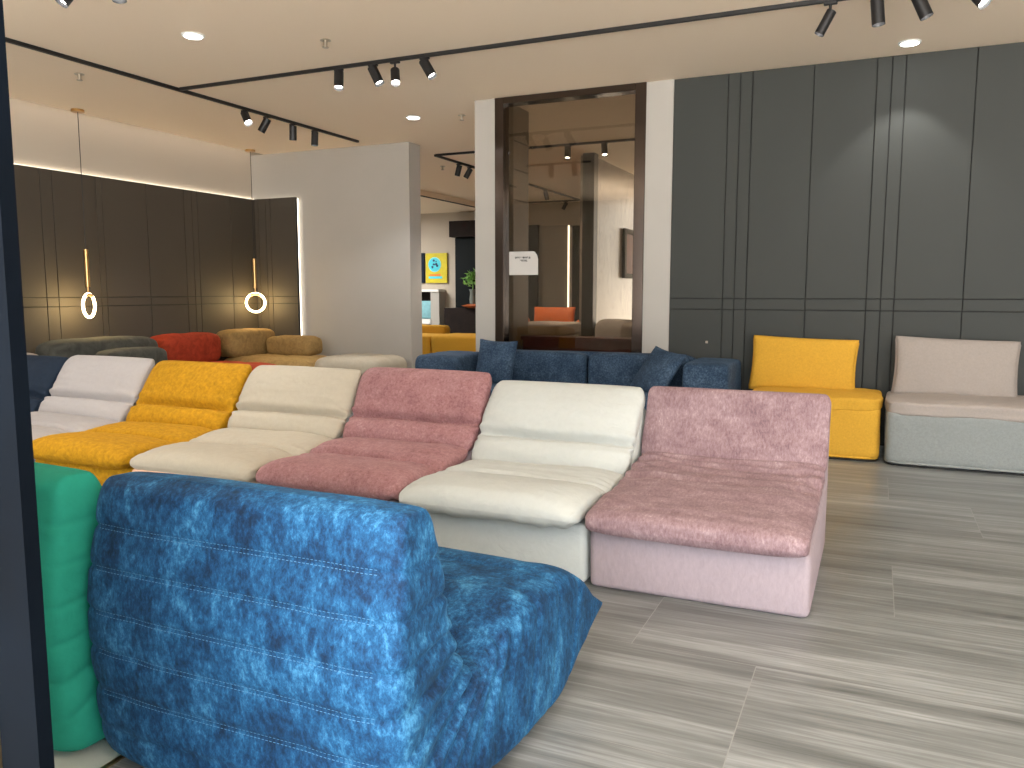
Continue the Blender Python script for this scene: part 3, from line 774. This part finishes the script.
def downlight(label, x, y, power, angle, color):
    t = thing('downlight', label, 'downlight', (x, y, CEIL), 0, 'recessed ceiling downlights')
    bm = bmesh.new(); cyl_bm(bm, (0, 0, -0.012), (0, 0, 0), 0.085, 0.09, seg=32)
    link('rim', from_bm('rim', bm, True, 30), M['white_paint'], t)
    cyl('lens', (0, 0, -0.016), (0, 0, -0.013), 0.066, M['downlight'], t, seg=32)
    spot('downlight_beam', (x, y, CEIL-0.03), (x, y, 0), power, color, angle, 0.35, 0.03)
downlight('round recessed downlight on the near ceiling, left of the long track', -5.11, 5.12, 45, 120, (0.93, 0.97, 1.0))
downlight('round recessed downlight near the top of the plaster partition', -5.09, 8.48, 45, 120, (0.95, 0.97, 1.0))
spot('back_room_fill', (-5.3, 11.4, CEIL-0.03), (-5.3, 11.8, 0), 130, WARM, 110, 0.4, 0.05)  # fill spot without a fixture, added to brighten the leather sofa
spot('back_room_fill', (-3.1, 9.9, CEIL-0.03), (-3.4, 10.9, 0), 60, WARM, 70, 0.5, 0.05)  # second added fill spot, no fixture, brightens the seats behind the glass
downlight('small recessed downlight washing the grey panelled wall', 0.14, 7.69, 26, 84, NEUT)

def sprinkler(label, x, y):
    t = thing('sprinkler', label, 'sprinkler', (x, y, CEIL), 0, 'ceiling sprinkler heads')
    cyl('plate', (0, 0, -0.006), (0, 0, 0), 0.045, M['chrome'], t, r2=0.04)
    cyl('nozzle', (0, 0, -0.055), (0, 0, -0.006), 0.014, M['chrome'], t, r2=0.016)
    cyl('deflector', (0, 0, -0.062), (0, 0, -0.055), 0.026, M['chrome'], t)
sprinkler('small sprinkler head on the ceiling above the left pendant lamp', -6.98, 5.55)
sprinkler('small sprinkler head on the ceiling near the long track', -4.22, 5.66)
sprinkler('small sprinkler head on the ceiling beside the window pier', -4.52, 8.62)
sprinkler('small sprinkler head on the back room ceiling beyond the opening', -6.6, 11.9)

# ------------------------------------------------------------------ ring pendants
def pendant(label, x, y, yaw):
    t = thing('ring_pendant', label, 'pendant lamp', (x, y, CEIL), yaw, 'ring pendants by the charcoal wall')
    cyl('canopy', (0, 0, -0.028), (0, 0, 0), 0.07, M['brass'], t, seg=32)
    cyl('cord', (0, 0, -1.58), (0, 0, -0.02), 0.0045, M['black'], t, seg=8)
    cyl('rod', (0, 0, -1.99), (0, 0, -1.56), 0.026, M['brass'], t, seg=20)
    cyl('hook', (0, 0, -2.07), (0, 0, -1.98), 0.010, M['brass'], t, seg=12)
    R = 0.135; zc = -2.07-R
    ring = [Vector((math.cos(a)*R, 0, zc+math.sin(a)*R)) for a in [2*PI*i/64 for i in range(64)]]
    rg = link('light_ring', tube_mesh(ring, 0.0155, 12, True), M['ring'], t)
    cl = [Vector((math.cos(a)*(R-0.006), 0, zc+math.sin(a)*(R-0.006))) for a in [PI/2-0.62+1.24*i/16 for i in range(17)]]
    link('ring_clip', tube_mesh(cl, 0.020, 10), M['brass'], t)
    l = bpy.data.lights.new('ring_glow', 'POINT'); l.energy = 6; l.color = (1.0, 0.70, 0.28); l.shadow_soft_size = 0.1
    o = bpy.data.objects.new('ring_glow', l); o.location = (x+0.02, y, CEIL+zc); col.objects.link(o)
pendant('brass ring pendant lamp at the left, its glowing ring turned nearly edge-on', -8.35, 6.59, D2R(115))
pendant('brass ring pendant lamp in the far left corner, glowing ring facing the room', -8.40, 9.42, D2R(32))

# ------------------------------------------------------------------ notice on the glass
t = thing('paper_notice', 'white paper notice with two lines of writing on the window glass', 'notice', (-3.51, YB+0.055, 1.71))
vs = [(-0.17, 0, -0.125), (0.17, 0, -0.125), (0.17, 0, 0.04), (0.158, -0.012, 0.085), (0.13, -0.03, 0.12), (0.115, -0.012, 0.125), (-0.17, 0, 0.125)]
bm = bmesh.new(); f_ = bm.faces.new([bm.verts.new(v) for v in [(a, -0.001, c) for a, b_, c in vs]])
r_ = bmesh.ops.extrude_face_region(bm, geom=[f_]); bmesh.ops.translate(bm, verts=[e for e in r_['geom'] if isinstance(e, bmesh.types.BMVert)], vec=(0, -0.0015, 0))
link('sheet', from_bm('sheet', bm), M['paper'], t)
def text(name, s, size, loc, mat, parent):
    c = bpy.data.curves.new(name, 'FONT'); c.body = s; c.size = size; c.align_x = 'CENTER'; c.align_y = 'CENTER'; c.extrude = 0.0006; c.offset = 0.0008
    o = bpy.data.objects.new(name, c); col.objects.link(o); o.parent = parent; o.location = loc; o.rotation_euler = (PI/2, 0, 0)
    dg = bpy.context.evaluated_depsgraph_get(); me = bpy.data.meshes.new_from_object(o.evaluated_get(dg))
    n = link(name, me, mat, parent); n.location = loc; n.rotation_euler = (PI/2, 0, 0)
    bpy.data.objects.remove(o); bpy.data.curves.remove(c); return n
text('writing', '\u8fdb\u95e8\u4e0b\u5355\u5373\u9001\u8d60\u54c1', 0.023, (-0.01, -0.0035, 0.058), M['ink'], t)
text('writing', '\u4e25\u7981\u62cd\u7167', 0.023, (0.0, -0.0035, 0.026), M['ink'], t)

# socket on the panelled wall
bx_ = bx('wall_sensor', (-1.532, YB-0.006, 0.90), (-1.508, YB, 0.924), M['chrome'], None, 0.002); tag(bx_, 'tiny round metal stud on the grey panelled wall above the sofa arm', 'stud')

# ------------------------------------------------------------------ back room
YF = 17.79
# framed pictures
t = thing('wall_picture', 'yellow poster with a cyan disc on the far wall beyond the opening', 'picture', (-10.05, YF, 2.0))
bx('canvas', (-0.30, -0.05, -0.37), (0.30, 0, 0.36), M['yellow_paint'], t)
def disc(name, r, loc, mat, parent, sx=1.0, seg=40):
    bm = bmesh.new(); cyl_bm(bm, (0, 0.002, 0), (0, -0.002, 0), r, seg=seg)
    for v in bm.verts: v.co.x *= sx
    o = link(name, from_bm(name, bm), mat, parent); o.location = loc; return o
disc('disc', 0.185, (-0.04, -0.054, 0.08), plain('pale_cyan_rim', srgb(150, 225, 215), 0.6), t)
disc('disc_centre', 0.165, (-0.04, -0.058, 0.08), M['cyan_paint'], t)
random.seed(5)
bm = bmesh.new()
for i in range(9):
    a = random.random()*6.28; r = random.random()*0.11
    cyl_bm(bm, (-0.04+r*math.cos(a), -0.061, 0.08+r*math.sin(a)), (-0.04+r*math.cos(a), -0.065, 0.08+r*math.sin(a)), random.uniform(0.015, 0.035), seg=7)
link('blotches', from_bm('blotches', bm), M['navy_paint'], t)
bx('orange_band', (-0.19, -0.056, -0.20), (0.13, -0.05, -0.155), M['orange_paint'], t)
bx('cyan_band', (-0.21, -0.056, -0.265), (0.17, -0.05, -0.21), M['cyan_paint'], t)
t = thing('wall_picture', 'dark framed picture at the left edge of the opening, beside the yellow poster', 'picture', (-10.72, YF, 2.0))
bm = bmesh.new()
box_bm(bm, (-0.32, -0.04, -0.37), (-0.26, 0, 0.37)); box_bm(bm, (0.24, -0.04, -0.37), (0.32, 0, 0.37)); box_bm(bm, (-0.26, -0.04, 0.29), (0.24, 0, 0.37)); box_bm(bm, (-0.26, -0.04, -0.37), (0.24, 0, -0.29))
link('frame', from_bm('frame', bm), M['navy'], t)
bx('print', (-0.26, -0.02, -0.29), (0.24, 0, 0.29), M['paper'], t)
t = thing('wall_picture', 'dark brown framed panel on the marble wall seen through the window', 'picture', (-4.015, 14.0, 2.06))
bm = bmesh.new()
box_bm(bm, (0, -0.5, -0.42), (0.05, 0.5, -0.34)); box_bm(bm, (0, -0.5, 0.34), (0.05, 0.5, 0.42)); box_bm(bm, (0, -0.5, -0.34), (0.05, -0.40, 0.34)); box_bm(bm, (0, 0.40, -0.34), (0.05, 0.5, 0.34))
link('frame', from_bm('frame', bm), M['dark_wood'], t)
bx('panel', (0, -0.40, -0.34), (0.02, 0.40, 0.34), M['red_wood'], t)
# low wall unit: shelf, niche and aqua cushion
t = thing('wall_shelf', 'pale shelf niche with wooden back below the pictures', 'shelf', (-10.35, 17.6, 0))
bx('top_board', (-0.6, -0.15, 1.41), (0.52, 0.19, 1.47), M['white_paint'], t)
bx('back_panel', (-0.6, 0.17, 0.74), (0.28, 0.19, 1.41), M['dark_wood'], t)
bx('side_panel', (0.28, -0.12, 0.0), (0.52, 0.19, 1.41), M['plaster'], t)
bx('ledge', (-0.6, -0.15, 0.62), (0.28, 0.19, 0.735), M['white_paint'], t)
bx('lower_panel', (-0.6, -0.05, 0.0), (0.28, 0.19, 0.62), M['plaster'], t)
pillow('satin_cushion', 'aqua satin cushion standing in the pale shelf niche', 'cushion', 0.78, 0.44, 0.16, M['aqua'], (-10.42, 17.56, 0.965), (D2R(-6), 0, 0), 3, 0.006, 0.03, 0.3)
# tall dark display cabinet
t = thing('display_cabinet', 'tall dark display cabinet on the far wall beyond the opening', 'cabinet', (-8.98, 17.5, 0))
bx('carcass', (-0.50, 0.18, 0.62), (0.70, 0.28, 2.72), plain('dark_teal_glass', srgb(10, 18, 21), 0.6, spec=0.15), t)
bx('header', (-0.54, -0.05, 2.72), (0.72, 0.28, 3.1), M['dark_wood'], t)
bx('lower_chest', (-0.58, -0.25, 0.0), (0.72, 0.28, 1.02), M['dark_wood'], t)
bx('handle', (0.14, 0.16, 1.95), (0.18, 0.18, 2.15), M['chrome'], t)
# plant
t = thing('potted_plant', 'bushy green plant in a tall grey vase on the dark chest', 'plant', (-8.97, 17.42, 1.02))
prof = [(0.055, 0), (0.07, 0.06), (0.08, 0.18), (0.06, 0.34), (0.09, 0.42)]
vs = []; fs = []
for r, z in prof:
    for k in range(20): vs.append((r*math.cos(2*PI*k/20), r*math.sin(2*PI*k/20), z))
for i in range(len(prof)-1):
    for k in range(20): fs.append((i*20+k, i*20+(k+1) % 20, (i+1)*20+(k+1) % 20, (i+1)*20+k))
fs.append(tuple(range(20)))
link('vase', mesh('vase', vs, fs), M['pot'], t)
vs = []; fs = []; random.seed(3)
for i in range(140):
    th = random.uniform(0, 2*PI); el = random.uniform(-0.3, 1.3); R = random.uniform(0.08, 0.26)
    c = Vector((R*math.cos(th)*math.cos(el), 0.7*R*math.sin(th)*math.cos(el), 0.58+R*1.25*math.sin(el)))
    d = Vector((random.uniform(-1, 1), random.uniform(-1, 1), random.uniform(-.6, .8))).normalized()
    s_ = d.cross(Vector((random.random(), random.random(), 1))).normalized(); L_ = random.uniform(0.05, 0.09); n0 = len(vs); nn = d.cross(s_)*0.012
    vs += [c-d*L_, c+s_*L_*0.42+nn, c+d*L_, c-s_*L_*0.42+nn, c]
    fs += [(n0, n0+1, n0+4), (n0+1, n0+2, n0+4), (n0+2, n0+3, n0+4), (n0+3, n0, n0+4)]
link('foliage', mesh('foliage', vs, fs, False), M['leaf'], t)
link('stem', tube_mesh([Vector((0, 0, 0.3)), Vector((0.01, 0, 0.5)), Vector((-0.01, 0, 0.75))], 0.012, 8), M['leaf'], t)
bm = bmesh.new(); cyl_bm(bm, (0, 0, 0), (0, 0, 0.05), 0.10, 0.26, seg=28); cyl_bm(bm, (0, 0, 0.05), (0, 0, 0.09), 0.26, 0.10, seg=28)
o = link('serving_dish', from_bm('dish', bm, True, 50), M['orange_dish']); o.location = (-8.95, 17.12+0.25-0.0, 1.02); tag(o, 'orange lidded dish in front of the grey vase', 'dish')
o.location = (-8.84, 17.32, 1.025)
bpy.data.objects['potted_plant'].location = (-8.94, 17.55, 1.05)
# yellow modular sofa beyond the opening
t = thing('corner_sofa', 'bright yellow corner sofa in the back room beyond the opening', 'sofa', (-7.6, 14.0, 0))
sb('seat', (1.25, 1.0, 0.58), (0.35, 0.1, 0.0), M['yellow'], 12, 3, t, wr=0.002)
sb('seat', (1.25, 1.0, 0.56), (-0.92, 0.1, 0.0), M['yellow'], 12, 4, t, wr=0.002)
sb('backrest', (1.25, 0.25, 0.72), (-1.12, 0.75, 0.0), M['yellow'], 12, 5, t, wr=0.002)
# seen through the window
t = thing('leather_sofa', 'tan orange leather sofa behind the display window', 'sofa', (-5.1, 13.0, 0))
sb('seat', (1.6, 0.8, 0.42), (0, 0, 0.0), M['tan_leather'], 9, 3, t)
sb('backrest', (1.6, 0.22, 0.85), (0, 0.42, 0.0), M['tan_leather'], 9, 4, t)
sb('arm', (0.22, 0.9, 0.96), (-0.68, 0, 0.0), M['tan_leather'], 9, 5, t)
sb('arm', (0.22, 0.9, 0.96), (0.68, 0, 0.0), M['tan_leather'], 9, 6, t)
pillow('leather_cushion', 'orange leather cushion on the tan sofa behind the window', 'cushion', 0.74, 0.40, 0.2, M['tan_leather'], (-5.0, 12.85, 0.95), (D2R(-10), 0, 0), 3, 0.006, 0.04, 0.3)
t = thing('daybed', 'beige daybed in front of the leather sofa behind the window', 'bed', (-4.95, 12.0, 0))
sb('base', (1.3, 0.7, 0.66), (0, 0, 0.0), M['beige'], 12, 3, t)
sb('mattress', (1.32, 0.72, 0.16), (0, 0, 0.66), M['ivory'], 8, 4, t)
t = thing('bench_seat', 'low beige bench at the left behind the window glass', 'bench', (-3.85, 9.6, 0))
sb('seat', (0.7, 0.9, 0.16), (0, 0, 0.86-0.0), M['beige'], 8, 6, t)
sb('base', (0.62, 0.8, 0.86), (0, 0, 0.0), M['brown_stone'], 14, 6, t)
t = thing('white_sofa', 'white upholstered chaise by the marble wall behind the window', 'sofa', (-3.56, 11.35, 0))
sb('seat', (0.8, 1.2, 0.5), (0, 0, 0.0), M['white'], 6, 8, t)
sb('backrest', (0.75, 0.3, 0.99), (0, 0.6, 0.0), M['white'], 5, 9, t)
sb('pillow_back', (0.5, 0.24, 0.5), (-0.05, 0.32, 0.5), M['white'], 4, 10, t)
t = thing('lounge_chair', 'beige lounge chair with dark wooden frame at the right behind the window', 'chair', (-2.90, 9.80, 0), D2R(-35))
sb('seat_cushion', (0.6, 0.6, 0.16), (0, 0, 0.36), M['beige'], 6, 8, t)
bm = bmesh.new()
box_bm(bm, (-0.36, -0.34, 0.0), (-0.30, -0.28, 0.62)); box_bm(bm, (0.30, -0.34, 0.0), (0.36, -0.28, 0.62))
box_bm(bm, (-0.36, 0.28, 0.0), (-0.30, 0.34, 0.95)); box_bm(bm, (0.30, 0.28, 0.0), (0.36, 0.34, 0.95))
box_bm(bm, (-0.36, -0.34, 0.60), (-0.30, 0.34, 0.65)); box_bm(bm, (0.30, -0.34, 0.60), (0.36, 0.34, 0.65)); box_bm(bm, (-0.3, -0.30, 0.30), (0.3, 0.30, 0.36))
link('frame', from_bm('frame', bm), M['dark_wood'], t)
sb('back_cushion', (0.58, 0.16, 0.52), (0, 0.25, 0.50), M['beige'], 6, 9, t)
t = thing('console_table', 'red brown wooden console table directly behind the window glass', 'table', (-3.0, 8.60, 0))
bx('top', (-0.70, -0.14, 0.86), (0.75, 0.16, 0.90), M['red_wood'], t, 0.004)
bx('apron', (-0.68, -0.12, 0.62), (0.73, 0.14, 0.86), M['red_wood'], t)
for sx in (-0.64, 0.66):
    for sy in (-0.10, 0.09): bx('leg', (sx, sy, 0), (sx+0.05, sy+0.05, 0.62), M['dark_wood'], t)
